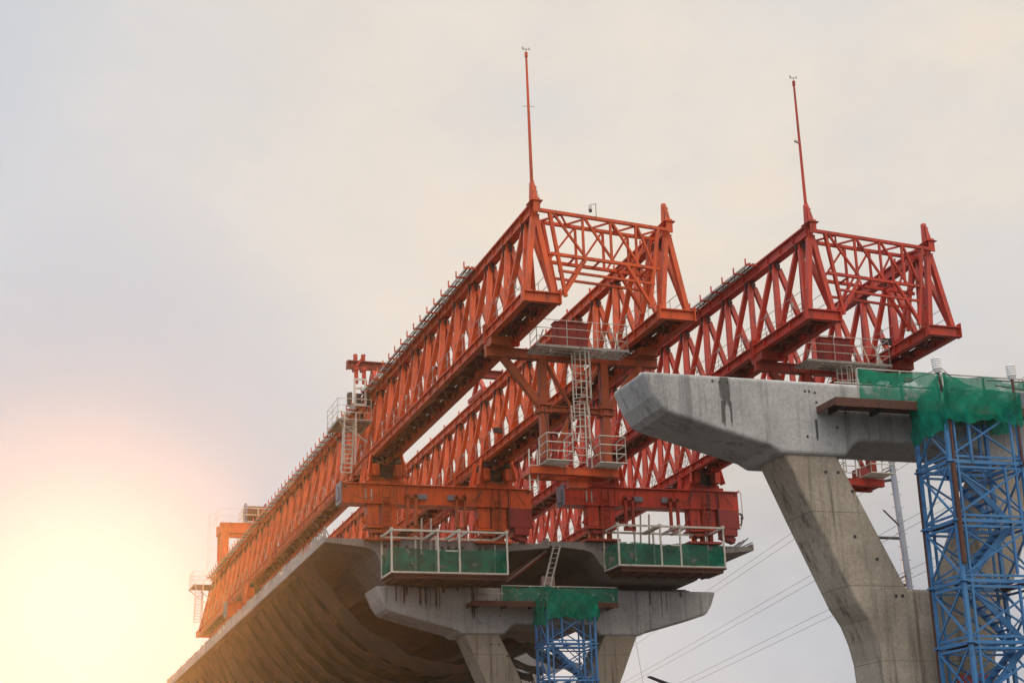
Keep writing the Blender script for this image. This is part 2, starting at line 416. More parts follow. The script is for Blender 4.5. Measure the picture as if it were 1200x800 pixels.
    for a, b in ((1.2, 2.28), (3.45, 4.55)):
        c = MB(); c.box(a - .03, b + .03, -1.5, -1.42, -8.985, -8.95); c.box(a - .03, b + .03, -.6, -.45, -8.985, -8.95)
        for k in range(15): c.box(a + k*.072, a + .045 + k*.072, -1.42, -.6, -8.98, -8.952)
        c.box(a, b, -1.02, -.98, -9.01, -8.981); cg = c.build('cage_floor', WHITE, FL)
        railing(MB(), [(a, -.5, -8.95), (a, -1.45, -8.95), (b, -1.45, -8.95), (b, -.5, -8.95)], 1.08, .023, 2).build('railing', WHITE, cg)
    for k in range(5): pass
    mch = MB(); mch.box(1.3, 2.1, -.3, .2, -9.03, -8.6); mch.tube((2.0, -.1, -8.9), (2.0, -.1, -7.6), .1, 8)
    mch.build('jack_gear', crim, FL)
    MB().box(3.5, 4.1, -.25, .25, -9.03, -8.5).build('motor_housing', crim, FL, .02)
    ladder(None, FL, 2.66, 3.26, -.78, -6.75, -4.25, (-6.3, -4.35))
    ladder(None, FL, 2.55, 3.13, -.78, -9.0, -6.5, (-8.0, -6.6))
    ladder(None, FL, .80, 1.15, -.38, -10.0, -8.3)
    AP = empty('access_platform', (0, 2.3, -4.22), T)
    q = MB(); q.box(.85, 4.9, -.5, -.4, -.028, .02); q.box(.85, 4.9, .6, .66, -.028, .02)
    for k in range(37): q.box(.87 + k*.109, .905 + k*.109, -.4, .6, -.025, .018)
    for yy in (-.1, .25): q.box(.85, 4.9, yy, yy + .04, -.06, -.026)
    q.box(.85, 4.9, -.5, -.46, -.08, -.03); q.box(.85, 4.9, .62, .66, -.08, -.03)
    for k in range(14): q.box(.88 + k*.31, .91 + k*.31, -.44, .6, -.095, -.062)
    q.build('platform_floor', GALV, AP)
    railing(MB(), [(1.0, .63, .02), (.9, -.45, .02), (4.85, -.45, .02), (4.85, .63, .02)], 1.08, .017, 2).build('railing', WHITE, AP)
    for a, b in (((4.35, -.3, .02), (4.75, .3, 1.0)), ((4.5, -.3, .02), (4.8, .5, 1.0)), ((1.0, -.2, .02), (1.25, -.3, .7)), ((4.6, -.3, .03), (4.15, -.3, .95)), ((4.3, .2, .03), (4.05, .3, 1.0))):
        MB().tube(a, b, .03, 6).build('stay_tube', WHITE, AP)
    q = MB(); q.box(1.95, 3.38, .2, .62, .022, 1.24)
    for k in range(3): q.box(2.05 + k*.44, 2.42 + k*.44, .17, .199, .12, 1.12)
    q.box(1.92, 3.41, .15, .67, 1.24, 1.28); q.build('cabinet', crim, AP, .01)
    for k in range(5):
        q = MB(); x = (.9, 2.45, 3.9, 5.0, 1.5)[k]; z0 = (-4.4, -4.3, -4.4, -4.4, -6.6)[k]; dz = (1.2, 4.4, 1.9, .9, 2.2)[k]
        q.path([(x + .05*math.sin(j*1.3 + k), 2.75 + .05*math.cos(j*1.1), z0 - dz*j/8) for j in range(9)], .018, 5); q.build('hanging_rope', CABLE, T)
    for gx, gy in ((0, 0), (6, SK)):
        q = MB()
        for k in range(26):
            y0 = 4.5 + k*1.2
            q.path([(gx + .5, gy + y0 + 1.2*j/6, -2.25 - .32*math.sin(math.pi*j/6)) for j in range(7)], .02, 4)
        q.build('festoon_cable', CABLE, T)
    return T

A = gantry('long orange twin truss girders nearer the sun with camera on the front frame', (0, 0, ZT), (-GR, .0078, 0), FLARE_ORANGE, DULL, CRIMSON, 6.2)
B = gantry('red twin truss girders on the right rising behind the concrete pier cap', (11.747, -.86, ZT - .06 - .09), (-.0114, .0078, -.0089), RED, DULLR, CRIMSON, 3.6,
           counts=(12, 13), mast=(7.45, False))
# side platform and ladder on the left girder of the orange gantry, half way and at its rear
def side_platform(y, zf, x0=-2.35, x1=-.55, ln=2.6, lad=(-2.0, -1.62, 2.8)):
    S = empty('side_platform', (0, y, zf), A)
    q = MB(); q.box(x0, x1, 0, ln, -.05, 0); q.bar((x0, 0, -.08), (x0, ln, -.08), .06, .14); q.bar((x1, 0, -.08), (x1, ln, -.08), .06, .14)
    for k in range(7): q.bar((x0, .1 + k*ln/7, -.07), (x1, .1 + k*ln/7, -.07), .05, .08)
    q.bar((x0, .1, -.1), (-.75, .1, -1.2), .06, .06); q.bar((x0, ln - .1, -.1), (-.75, ln - .1, -1.2), .06, .06)
    q.build('platform_floor', GALV, S)
    railing(MB(), [(x1, .0, 0), (x0, .0, 0), (x0, ln, 0), (x1, ln, 0)], 1.1, .015, 2).build('railing', WHITE, S)
    l = MB(); x0_, x1_ = lad[0] - .05, lad[0] + .5
    for xx in (x0_, x1_): l.bar((xx, .5, -lad[2]), (xx + .05, .2, -.05), .05, .1)
    k = 0
    while k*.24 < lad[2] - .1: t = k*.24/lad[2]; l.box(x0_, x1_, .5 - .3*t - .06, .5 - .3*t + .06, -lad[2] + k*.24, -lad[2] + k*.24 + .04); k += 1
    for xx in (x0_ - .03, x1_ + .03):
        l.tube((xx, -.1, -lad[2] + .3), (xx, -.3, .2), .02, 5); l.tube((xx, -.35, -lad[2] + .3), (xx, -.5, .2), .02, 5)
        for z in (-lad[2] + .4, -lad[2] + 1.3, -.5): l.tube((xx, .4, z), (xx, -.4, z), .018, 5)
    l.build('ladder', WHITE, S)
    return S
side_platform(24.0, -1.42)
side_platform(79.5, -.45, -2.2, -.4, 2.6, (-1.95, -1.6, 3.1))
# security camera on the portal frame
cam = empty('security_camera', (2.35, -1.0, .35), A); cam.scale = (.8, .8, .8)
q = MB(); q.tube((.3, 0, 0), (.3, 0, .72), .025, 6); q.tube((.3, 0, .68), (.02, 0, .62), .02, 6); q.build('camera_post', GALV, cam)
q = MB(); q.tube((0, 0, .34), (0, 0, .6), .1, 10, .07); q.build('camera_dome', WHITE, cam); MB().tube((0, 0, .22), (0, 0, .34), .085, 10).build('camera_lens', DARK, cam)

def floodlight(parent, x, y, z, s=1):
    q = MB(); q.box(x - .22*s, x + .22*s, y - .06, y + .06, z - .14, z + .14); return q.build('floodlight', DARK, parent)
floodlight(A, 5.3, 20.5, -2.6); floodlight(B, 5.25, 2.6, -2.9); floodlight(B, .0 + 5.2, 22.5, -2.4)

# ------------------------------------------------------------------ hoist trolleys on the orange gantry
def zg(y): return ZT - GR*y
H = tag(empty('hoist_trolley', (0, 25.6, zg(25.6) + .68)), 'red hoist beam lying across the orange girders above the white side platform', 'hoist trolley')
q = MB(); q.ibar((-1.45, .2, 1.45), (7.4, .2, 1.35), .42, .42, tf=.05, tw=.08)
for x in (-1.43, 7.38): q.box(x - .03, x + .03, 0, .4, 1.2, 1.66)
q.build('hoist_beam', CRIMSON, H)
q = MB()
for x in (0, 6):
    for y in (-.9, 1.3): q.bar((x, y, .1), (x, .2, 1.2), .2, .22)
    q.box(x - .22, x + .22, -1.2, 1.6, .0, .22)
q.build('trolley_frame', RED, H)
q = MB()
for x in (-.98, -.55):
    q.box(x - .1, x + .1, -.05, .1, .35, 1.2); q.tube((x, .2, 1.62), (x, .2, 2.05), .12, 8); q.box(x - .14, x + .14, -.1, .45, 1.1, 1.25)
q.bar((-1.0, 0, 1.3), (-.5, 0, 2.0), .1, .12); q.build('chain_block', RED, H)
q = MB()
for x in (-1.15, -.55):
    q.bar((x, -.3, -.95), (x, -.3, .55), .1, .1)
for z in (-.9, .0, .5): q.bar((-1.15, -.3, z), (-.55, -.3, z), .08, .1)
q.build('white_frame', WHITE, H)
q = MB(); q.box(-1.42, -1.24, .1, .4, -.85, -.15); q.box(-.5, -.25, -.1, .3, -.75, -.1); q.tube((-1.32, -.1, -.7), (-1.32, -.1, -.2), .09, 8); q.box(-.95, -.72, 0, .4, -.85, -.2)
q.build('motor_box', DARK, H)

W = tag(empty('winch_portal', (0, 76, zg(76) + .68)), 'orange winch portal standing far back on the girders in the sun glow', 'winch portal')
q = MB()
for y in (-.9, .9): q.bar((-.75, y, 2.75), (6.75, y, 2.75), .5, .85)
for x in (-.5, 3, 6.5): q.bar((x, -.9, 2.75), (x, .9, 2.75), .4, .6)
q.build('portal_beam', FLARE_ORANGE, W, .015)
for x in (-.35, 6.35):
    q = MB()
    for y in (-.9, .9): q.bar((x, y, .25), (x, y, 2.32), .6, .5); q.bar((x, y - .4, .3), (x, y - .1, 1.3), .2, .2)
    q.bar((x, -1.6, .13), (x, 1.6, .13), .4, .26); q.build('portal_leg', FLARE_ORANGE, W, .015)
q = MB(); q.tube((1.55, 0, 4.2), (3.0, 0, 4.2), .62, 20); q.build('rope_drum', RUST, W)
for x in (1.45, 3.1):
    q = MB(); q.tube((x - .06, 0, 4.2), (x + .06, 0, 4.2), .85, 20); q.box(x - .13, x + .13, -.6, .6, 3.25, 3.55); q.build('drum_flange', DRUMB, W)
q = MB(); q.box(1.1, 3.5, -1.2, 1.2, 3.18, 3.28); q.build('winch_base', GALV, W)
railing(MB(), [(3.4, -1.3, 3.28), (1.15, -1.3, 3.28), (1.15, 1.3, 3.28)], 1.1, .03, 1).build('railing', WHITE, W)
q = MB(); railing(q, [(-.9, 1.2, 3.18), (-.9, -1.2, 3.18), (1.0, -1.2, 3.18)], 1.1, .013, 1)
for z in (0, 1, 2, 3): q.tube((-1.5, -.6, z), (-.8, -.6, z), .012, 5)
q.tube((-1.5, -.6, -.5), (-1.5, -.6, 4), .013, 5); q.tube((-1.5, .6, -.5), (-1.5, .6, 4), .013, 5); q.build('side_railing', WHITE, W)

# ------------------------------------------------------------------ support beams
def support_beam(label, x, y, zt, m, dm, crim, extra=False):
    T = tag(empty('support_beam', (x, y, zt)), label, 'support beam', 'cross beams carrying the gantries')
    q = MB(); q.box(0, 10.3, 0, .85, -1.0, -.06); q.box(-.02, 10.34, -.12, .97, -.06, 0); q.box(-.0, 10.3, -.08, .93, -1.06, -1.0)
    for xx in (1.15, 2.9, 4.1, 6.4, 7.3, 9.1): q.box(xx, xx + .035, -.07, -.002, -.98, -.07)
    q.build('box_beam', m, T, .012)
    q = MB(); q.box(-.1, -.025, -.15, .95, -1.08, .04); q.box(-.2, -.1, .1, .6, -.9, -.2); q.build('end_plate', GREY, T)
    for xx in (.18, 10.1):
        q = MB(); q.tube((xx, -.02, -.2), (xx, .01, -.2), .06, 12); q.build('pin_hole', DARK, T)
    for i, (a, b) in enumerate(((1.35, 2.9), (7.35, 8.9))):
        L = empty('leg', (0, 0, 0), T)
        q = MB(); q.box(a, a + .62, .05, .8, -2.15, -1.06); q.box(a + .75, b, .08, .75, -2.2, -1.06); q.box(a - .12, b + .1, -.05, .9, -2.3, -2.2)
        q.bar((a - .12, .4, -2.0), (a + .3, .4, -1.3), .3, .12, (0, 1, 0)); q.build('leg_box', m, L, .012)
        q = MB()
        for k in range(3): q.tube((a + .3 + k*.5, .4, -2.85), (a + .3 + k*.5, .4, -2.3), .16, 10)
        q.box(a - .2, b + .2, -.1, .95, -2.97, -2.85); q.box(a + .2, a + .75, 0, .8, -2.55, -2.4); q.build('jack', dm, L)
        q = MB()
        for xx in (a + .78, a + 1.18): q.bar((xx, -.12, -2.6), (xx, -.12, -.25), .05, .06)
        for k in range(8): q.box(a + .78, a + 1.18, -.15, -.09, -2.5 + k*.25, -2.44 + k*.25)
        q.build('ladder', dm, L)
    for a in (3.35, 6.0):
        q = MB()
        for xx in (a, a + .42): q.box(xx, xx + .14, -.3, -.13, -2.3, -.5)
        q.box(a - .05, a + .6, -.3, -.1, -.75, -.6); q.box(a - .05, a + .6, -.3, -.1, -2.4, -2.2); q.build('hanger', dm, T)
    for a in (3.95, 5.6):
        q = MB(); q.box(a, a + .55, -.14, -.075, -.78, -.5); q.box(a + .06, a + .25, -.15, -.141, -.72, -.56); q.box(a + .31, a + .5, -.15, -.141, -.72, -.56)
        q.build('junction_box', GREY, T)
    q = MB(); q.box(8.95, 10.25, -.1, .85, -2.1, -1.06); q.box(9.3, 10.1, -.08, .8, -2.5, -2.1); q.bar((9.2, .3, -2.45), (10.0, .3, -2.75), .5, .3); q.build('pump_house', crim, T, .02)
    # bogies that carry the girders
    for bx in (2.3, 8.3):
        q = MB(); q.box(bx - 1.1, bx + 1.1, -.1, .95, 0, .16); q.box(bx - .9, bx + .9, 0, .85, .16, .34)
        for s in (-1, 1):
            q.box(bx + s*.60 - .17, bx + s*.60 + .17, -.5, 1.35, .34, .95)
            q.bar((bx + s*.95, -.4, .3), (bx + s*.75, -.2, 1.5), .12, .3); q.bar((bx + s*.95, 1.2, .3), (bx + s*.75, 1.0, 1.5), .12, .3)
        bo = q.build('bogie', m, T, .01)
        q = MB()
        for s in (-1, 1):
            for yy in (-.25, .2, .65, 1.1): q.tube((bx + s*.60 - .13, yy, 1.12), (bx + s*.60 + .13, yy, 1.12), .2, 14)
        q.build('roller', DARK, bo)
        q = MB(); q.box(bx - .35, bx + .45, .1, .8, .34, 1.0); q.tube((bx + .5, .2, .6), (bx + 1.2, .1, .5), .09, 8); q.path([(bx - .3, .0, .9), (bx - .6, -.2, .4), (bx + .2, -.25, .2), (bx + .8, -.2, .7)], .035, 5); q.build('hydraulic_unit', DARK, bo)
    # hoses on the face
    q = MB()
    q.path([(7.0 + .55*t - .1, -.13, -.2 - .55*math.sin(math.pi*(.5 + t*.5))) for t in [i/8 for i in range(9)]], .02, 5)
    q.path([(.5 + i*.12, -.13, -.62 - .22*math.sin(i/11*math.pi)) for i in range(12)], .015, 5)
    q.path([(8.4, -.13, -.15), (8.45, -.13, -1.2), (8.3, -.14, -2.4)], .025, 5); q.path([(9.3, -.13, -.1), (9.9, -.13, -.95)], .02, 5)
    q.path([(8.95, -.13, -.1), (8.98, -.14, -2.3)], .03, 5); q.path([(7.1, -.13, -.9), (7.5, -.15, -.2)], .02, 5)
    q.build('hose', CABLE, T)
    q = MB(); q.box(2.2, 2.9, 0, .3, 0.003, .09); q.box(4.4, 5.2, .1, .5, .003, .07); q.box(1.2, 1.26, -.13, -.1, -.9, -.3); q.box(1.5, 1.56, -.13, -.1, -.9, -.3); q.build('loose_bar', GALV, T)
    if extra:
        q = MB(); q.tube((9.0, .3, .0), (9.0, .3, .12), .18, 12); q.tube((9.0, .3, .12), (9.0, .3, .3), .06, 8)
        q.build('lifting_eye', dm, T)
        q = MB(); q.tube((9.0, .3, .3), (9.0, .3, 1.9), .02, 6); q.tube((9.0, .3, .5), (9.0, .3, .95), .05, 6); q.build('sling', GREY, T)
        q = MB(); q.path([(10.3, .2, .0), (10.45, .2, .15), (10.6, .2, 0), (10.62, .2, -1.4), (10.5, .2, -1.9), (10.35, .2, -2.1)], .025, 6); q.build('white_hose', WHITE, T)
        q = MB(); q.path([(10.42 + .17*math.cos(t), .1 + .02*t, -1.5 + .33*math.sin(t)) for t in [i*.5 for i in range(27)]], .03, 5); q.build('hose_coil', CABLE, T)
    return T
support_beam('orange box beam under the left gantry above the left white basket', -2.3, 23.35, 20.15, FLARE_ORANGE, DULL, CRIMSON)
support_beam('red box beam with hose coil at its end above the right basket', 9.87, 23.35, 20.45, RED, DULLR, CRIMSON, True)
support_beam('orange beam far back under the left gantry near its sunlit rear', -2.3, 60.5, 19.62, FLARE_ORANGE, DULL, CRIMSON)

# ------------------------------------------------------------------ viaduct decks
def zd(y): return -GR*(y - 23.6)
def deck(label, xc, zt, mat_, bars):
    T = tag(empty('box_girder_deck', (xc, 23.6, zt)), label, 'bridge deck', 'box girder decks')
    prof = [(-6.02, 0), (6.02, 0), (6.02, -.22), (4.0, -.42), (3.62, -.52), (3.36, -.72), (3.22, -1.0), (2.5, -1.93), (2.3, -2.02), (-2.3, -2.02), (-2.5, -1.93), (-3.22, -1.0), (-3.36, -.72), (-3.62, -.52), (-4.0, -.42), (-6.02, -.22)]
    # segments 2.6 m long with fine open joints
    q = MB(); n = 44
    for k in range(n):
        y0 = k*2.6 + .008; y1 = k*2.6 + 2.592
        pr = [(x, z - GR*y0) for x, z in prof]; m_ = len(pr)
        vs = [(x, y0, z - GR*y0) for x, z in prof] + [(x, y1, z - GR*y1) for x, z in prof]
        q.add(vs, [(i, (i+1) % m_, m_ + (i+1) % m_, m_ + i) for i in range(m_)] + [tuple(range(m_))[::-1], tuple(range(m_, 2*m_))])
    q.build('segments', mat_, T)
    for s in (-1, 1):
        q = MB(); q.add([(s*5.98, -.03, .004), (s*6.08, -.03, .004), (s*6.08, -.03, .16), (s*5.98, -.03, .16), (s*5.98, 114, .004 - GR*114), (s*6.08, 114, .004 - GR*114), (s*6.08, 114, .16 - GR*114), (s*5.98, 114, .16 - GR*114)],
              [(3,2,1,0),(4,5,6,7),(0,1,5,4),(1,2,6,5),(2,3,7,6),(3,0,4,7)])
        q.add([(s*6.024, -.03, -.2), (s*6.07, -.03, -.2), (s*6.07, -.03, .0), (s*6.024, -.03, .0), (s*6.024, 114, -.2 - GR*114), (s*6.07, 114, -.2 - GR*114), (s*6.07, 114, .0 - GR*114), (s*6.024, 114, .0 - GR*114)],
              [(3,2,1,0),(4,5,6,7),(0,1,5,4),(1,2,6,5),(2,3,7,6),(3,0,4,7)])
        q.build('edge_kerb', KERBC, T)
    if bars:
        q = MB(); q.box(-.035, .035, -.12, .12, .16, .62); q.bar((0, 0, .6), (.22, 0, .16), .05, .05); me0 = q.build('parapet_bar', KERBC, T); me0.location = (-6.0, .3, 0)
        for k in range(1, 90):
            d = dup(me0, T, (-6.0 + random.uniform(-.01, .01), .3 + k*.72, -GR*(.3 + k*.72))); d.rotation_euler = (random.uniform(-.06, .06), random.uniform(-.05, .05), random.uniform(-.25, .25))
            d.scale = (1, 1, random.uniform(.85, 1.05))
    # tendon ducts in the end face
    for x in (-2.9, -2.6, -2.2, -1.75, -.2, .15, .5, .9, 1.25, 2.2, 2.55):
        MB().tube((x, -.012, -.36), (x, .05, -.36), .085, 12).build('tendon_duct', DARK, T)
    return T
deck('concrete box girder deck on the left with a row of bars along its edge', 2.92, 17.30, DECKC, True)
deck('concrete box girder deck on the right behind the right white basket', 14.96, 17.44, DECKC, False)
q = MB()
for k in range(4): q.tube((20.0 + k*.18, 23.9 + .1*k, 17.5), (20.4 + k*.25, 23.9, 17.75 + .12*(k % 3)), .035, 5)
tag(q.build('loose_rebar', GREY), 'bent grey bars sticking up from the right deck tip', 'rebar')

# ------------------------------------------------------------------ piers
def bevel_all(o, w):
    b = o.modifiers.new('bevel', 'BEVEL'); b.width = w; b.segments = 3; b.limit_method = 'ANGLE'; b.angle_limit = .5
def pier(label, xc, y, zt, holes=True):
    T = tag(empty('bridge_pier', (xc, y, 0)), label, 'bridge pier', 'Y shaped concrete piers')
    half = [(-9.63, 0), (-9.32, -.78), (-9.06, -1.16), (-8.86, -1.30), (-8.5, -1.40), (-7.33, -1.72), (-5.33, -2.24), (-5.0, -2.44), (-2.7, -2.44), (-2.2, -1.9)]
    poly = half + [(-x, z) for x, z in half[::-1]]
    q = MB(); q.prism([(x, z + zt) for x, z in poly], 0, 2.6)
    cap = q.build('pier_cap', CAPC, T); bevel_all(cap, .13)
    # Y column: two arms that merge in a trunk
    zt2 = zt - 2.43
    cz = zt2
    outl = [(-4.9, zt2 + .12), (-3.02, zt2 + .12), (-.91, zt - 6.62), (.91, zt - 6.62), (3.02, zt2 + .12), (4.9, zt2 + .12)]
    right = [(4.06, zt2 - 1.8), (2.76, zt - 7.08), (2.42, zt - 7.6), (2.2, zt - 8.2), (2.07, zt - 8.8), (2.03, zt - 9.6), (2.03, 0), ]
    outl += right + [(-x, z) for x, z in right[::-1]]
    q = MB(); q.prism(outl, .12, 1.95)
    col = q.build('column', LEGC, T); bevel_all(col, .1)
    if holes:
        for x, z in ((-3.45, -2.95), (-3.0, -2.95), (-2.62, -5.0), (-2.55, -3.55), (-1.9, -5.7), (-1.35, -6.85), (-1.12, -6.85)):
            MB().tube((x, .105, zt + z), (x, .16, zt + z), .055, 10).build('tie_hole', DARK, T)
        for x, z in ((-7.0, -.22), (-6.75, -.22), (-7.25, -.2), (-4.0, -.35), (-3.85, -.35), (-3.65, -.38), (-4.05, -1.85), (-3.1, -.62), (-2.78, -.62), (-2.6, -1.0), (-2.95, -1.5), (-3.62, -.7)):
            MB().tube((x, -.006, zt + z), (x, .05, zt + z), .045, 10).build('tie_hole', DARK, T)
    return T
def stain(parent, x0, x1, y, zt, zb, seed):
    r = random.Random(seed); q = MB()
    n = 14; L = []; R_ = []
    for i in range(n + 1):
        t = i/n; z = zt + (zb - zt)*t
        L.append((x0 + r.uniform(-.012, .012) + .12*(x1 - x0)*t, z)); R_.append((x1 + r.uniform(-.012, .012) - .18*(x1 - x0)*t, z))
    vs = [(x, y, z) for x, z in L] + [(x, y, z) for x, z in R_]
    q.add(vs, [(i, i + 1, n + 2 + i, n + 1 + i) for i in range(n)])
    return q.build('drip_stain', STAIN, parent)
P1 = pier('near concrete pier with blue scaffold tower and a dark drip stain', 8.75, -12.6, 15.83)
stain(P1, -7.08, -6.62, -.004, 15.78, 14.68, 1); stain(P1, -7.04, -6.86, -.0045, 15.0, 14.05, 2); stain(P1, -6.72, -6.63, -.0045, 15.0, 14.0, 3)
stain(P1, -3.75, -3.63, -.004, 14.55, 13.75, 4)
P2 = pier('concrete pier under the deck front below the two white baskets', 9.35, 24.5, 15.06)
for k, (a, b, d) in enumerate(((-8.6, -8.48, 1.0), (-8.2, -8.02, 1.15), (-8.05, -7.9, .6), (-7.35, -7.15, 1.2), (-7.05, -6.9, 1.3), (-6.75, -6.7, 1.5), (-6.5, -6.3, 1.3), (-6.25, -6.17, 1.55), (-6.1, -5.9, .4), (-5.3, -5.15, .3), (-4.55, -4.25, 1.9), (-4.2, -4.1, .6), (-2.9, -2.82, 1.7), (-1.5, -1.45, 1.2), (5.6, 5.72, 1.0), (6.3, 6.36, 1.7), (6.6, 6.66, 1.5), (7.4, 7.6, .4))):
    stain(P2, a, b, -.004, 15.04, 15.04 - d, 10 + k)
pier('third concrete pier deep in shade behind the dark netting', 9.35, 61.5, 14.54, False)
# bearings and plinths on the far cap
for i, (x, lab) in enumerate(((.9, 'leftmost bearing plinth under the left deck'), (5.0, 'bearing plinth under the right side of the left deck'), (12.9, 'bearing plinth under the left side of the right deck'), (17.0, 'rightmost bearing plinth under the right deck'))):
    T = tag(empty('bearing_plinth', (x, 25.4, 15.065)), 'dark ' + lab, 'bearing', 'bearings between cap and deck')
    MB().box(-.6, .6, -.45, .45, 0, .1).build('plinth', DECKC, T); MB().box(-.45, .45, -.35, .35, .1, .17).build('bearing_pad', DARK, T)

# ------------------------------------------------------------------ white work baskets
def netgrid(u0, v0, nu, nv, fn):
    vs = [fn(i/nu, j/nv) for j in range(nv + 1) for i in range(nu + 1)]
    fs = [(j*(nu+1) + i, j*(nu+1) + i + 1, (j+1)*(nu+1) + i + 1, (j+1)*(nu+1) + i) for j in range(nv) for i in range(nu)]
    return vs, fs
def basket(label, x, y, z):
    T = tag(empty('work_basket', (x, y, z)), label, 'work platform', 'white work baskets hung at the deck ends')
    Wd, D, Hh = 6.1, 2.05, 2.12
    q = MB(); q.box(-.05, Wd + .05, -.05, D, -.12, -.04); q.box(.1, Wd - .1, .05, D - .1, -.3, -.121)
    for k in range(8): q.box(.3 + k*.75, .36 + k*.75, 0, D - .05, -.36, -.301)
    q.build('floor', DARK if False else RUST, T)
    for (a, b) in (((0, 0), (Wd, 0)), ((0, 0), (0, D)), ((Wd, 0), (Wd, D)), ((0, D), (Wd, D))):
        q = MB(); q.bar((a[0], a[1], 0), (b[0], b[1], 0), .08, .08); q.build('bottom_rail', WHITE, T)
        q = MB(); q.bar((a[0], a[1], Hh), (b[0], b[1], Hh), .085, .10); q.build('top_rail', WHITE, T)
    for x_, y_ in ((0, 0), (2.42, 0), (3.55, 0), (Wd, 0), (0, D), (Wd, D), (1.8, D), (2.9, D)):
        q = MB(); q.bar((x_, y_, -.02), (x_, y_, Hh + .06), .085, .085); q.box(x_ - .07, x_ + .07, y_ - .07, y_ + .07, Hh - .05, Hh + .12); q.build('post', WHITE, T)
    for x_ in (2.35, 2.5, 3.5, 4.05):
        q = MB(); q.bar((x_, .05, Hh + .02), (x_ - .08, D - .05, Hh - .03), .09, .13); q.build('cross_tie', WHITE if x_ != 2.5 else GALV, T)
    q = MB(); q.bar((2.46, 0, 1.12), (3.5, 0, 1.12), .06, .07); q.build('mid_rail', WHITE, T)
    q = MB()
    for k in range(2): q.tube((2.0 + .5*k, D - .3, 1.2), (2.05 + .5*k, D - .4, 3.1), .05, 6)
    q.build('pipe_upright', GALV, T)
    rnd = random.Random(int(x*10))
    for (a, b) in (((.06, -.02), (2.38, -.02)), ((2.47, -.02), (3.5, -.02)), ((3.6, -.02), (Wd - .06, -.02)), ((-.02, .06), (-.02, D - .06)), ((Wd + .02, .06), (Wd + .02, D - .06))):
        ph = rnd.uniform(0, 6)
        fn = lambda u, v, a=a, b=b, ph=ph: (a[0] + (b[0]-a[0])*u + .018*math.sin(9*v + ph), a[1] + (b[1]-a[1])*u + .018*math.sin(7*u + 5*v + ph), .06 + v*(1.13 + .05*math.sin(4*u + ph)) - .05*(1 - v)*math.sin(8*u + ph)**2)
        q = MB(); q.add(*netgrid(0, 0, 18, 8, fn)); q.build('safety_net', NETTORN, T, smooth=True)
    return T
basket('white tube basket with green net under the orange box beam', -.18, 21.5, 15.27)
basket('white tube basket with green net under the red box beam', 12.1, 21.5, 15.88)

# ------------------------------------------------------------------ blue scaffold towers
def tower(label, x, y, ztop):
    T = tag(empty('scaffold_tower', (x, y, 0)), label, 'scaffold tower', 'blue stair towers')
    Wd, D, bay = 2.62, 1.72, 1.85
    for cx, cy in ((0, 0), (Wd, 0), (0, D), (Wd, D)):
        q = MB(); q.bar((cx, cy, 0), (cx, cy, ztop), .12, .12); ix = .27 if cx == 0 else -.27
        q.bar((cx + ix, cy, 0), (cx + ix, cy, ztop), .07, .07)
        q.build('leg', BLUE, T)
    n = int(ztop/bay); z = ztop - 1.7
    lv = []
    while z > .5: lv.append(z); z -= bay
    for i, z in enumerate(lv):
        q = MB()
        for dz, t in ((0, .11), (.17, .07), (-.17, .07)):
            for a, b in (((0, 0), (Wd, 0)), ((0, D), (Wd, D)), ((0, 0), (0, D)), ((Wd, 0), (Wd, D))): q.bar((a[0], a[1], z + dz), (b[0], b[1], z + dz), t*.7, t)
        for cx, cy in ((0, 0), (Wd, 0), (0, D), (Wd, D)): q.box(cx - .13, cx + .13, cy - .13, cy + .13, z - .03, z + .03)
        q.bar((Wd/2, 0, z), (Wd/2, D, z), .07, .09); q.build('ring_frame', BLUE, T)
        zl = z - bay + .22; zh = z - .22
        if zl < 0: continue
        q = MB()
        for a, b in (((.1, -.03), (Wd - .1, -.03)), ((.1, D + .03), (Wd - .1, D + .03)), ((-.03, .1), (-.03, D - .1)), ((Wd + .03, .1), (Wd + .03, D - .1))):
            q.bar((a[0], a[1], zl), (b[0], b[1], zh), .05, .06, (0, 1, .1)); q.bar((b[0] + .003, b[1] + .05, zl), (a[0] + .003, a[1] + .05, zh), .05, .06, (0, 1, .1))
        q.bar((Wd*.74, -.02, zl), (Wd*.74, -.02, zh + .1), .07, .08); q.build('cross_bracing', BLUE, T)
        q = MB(); s = i % 2; xa, xb = (.35, Wd - .35) if s else (Wd - .35, .35)
        for yy in (.42, 1.05): q.bar((xa, yy, z - bay), (xb, yy, z), .05, .2, (0, 0, 1))
        for k in range(1, 8): t = k/8; q.box(min(xa + (xb-xa)*t - .1, 9e9), xa + (xb-xa)*t + .1, .44, 1.03, z - bay + bay*t - .015, z - bay + bay*t + .015)
        for yy in (.40, 1.07): q.tube((xa, yy, z - bay + .9), (xb, yy, z + .9), .025, 6)
        q.build('stair_flight', BLUE, T)
        if i > 0:
            q = MB(); q.box((-.0 if s else Wd - .62) + .1, (.62 if s else Wd) - .1, .2, D - .2, z - .06, z - .02); q.build('landing', RUST, T)
    z = ztop - 1.7
    q = MB()
    for a, b in (((.1, -.03), (Wd - .1, -.03)), ((-.03, .1), (-.03, D - .1)), ((.1, D + .03), (Wd - .1, D + .03))):
        q.bar((a[0], a[1], z + .22), (b[0], b[1], ztop - .05), .05, .06, (0, 1, .1)); q.bar((b[0], b[1] + .05, z + .22), (a[0], a[1] + .05, ztop - .05), .05, .06, (0, 1, .1))
    q.bar((Wd*.3, -.02, z), (Wd*.3, -.02, ztop), .08, .09); q.build('cross_bracing', BLUE, T)
    return T
T1 = tower('near blue scaffold stair tower in front of the right foreground pier', 8.24, -15.0, 14.48)
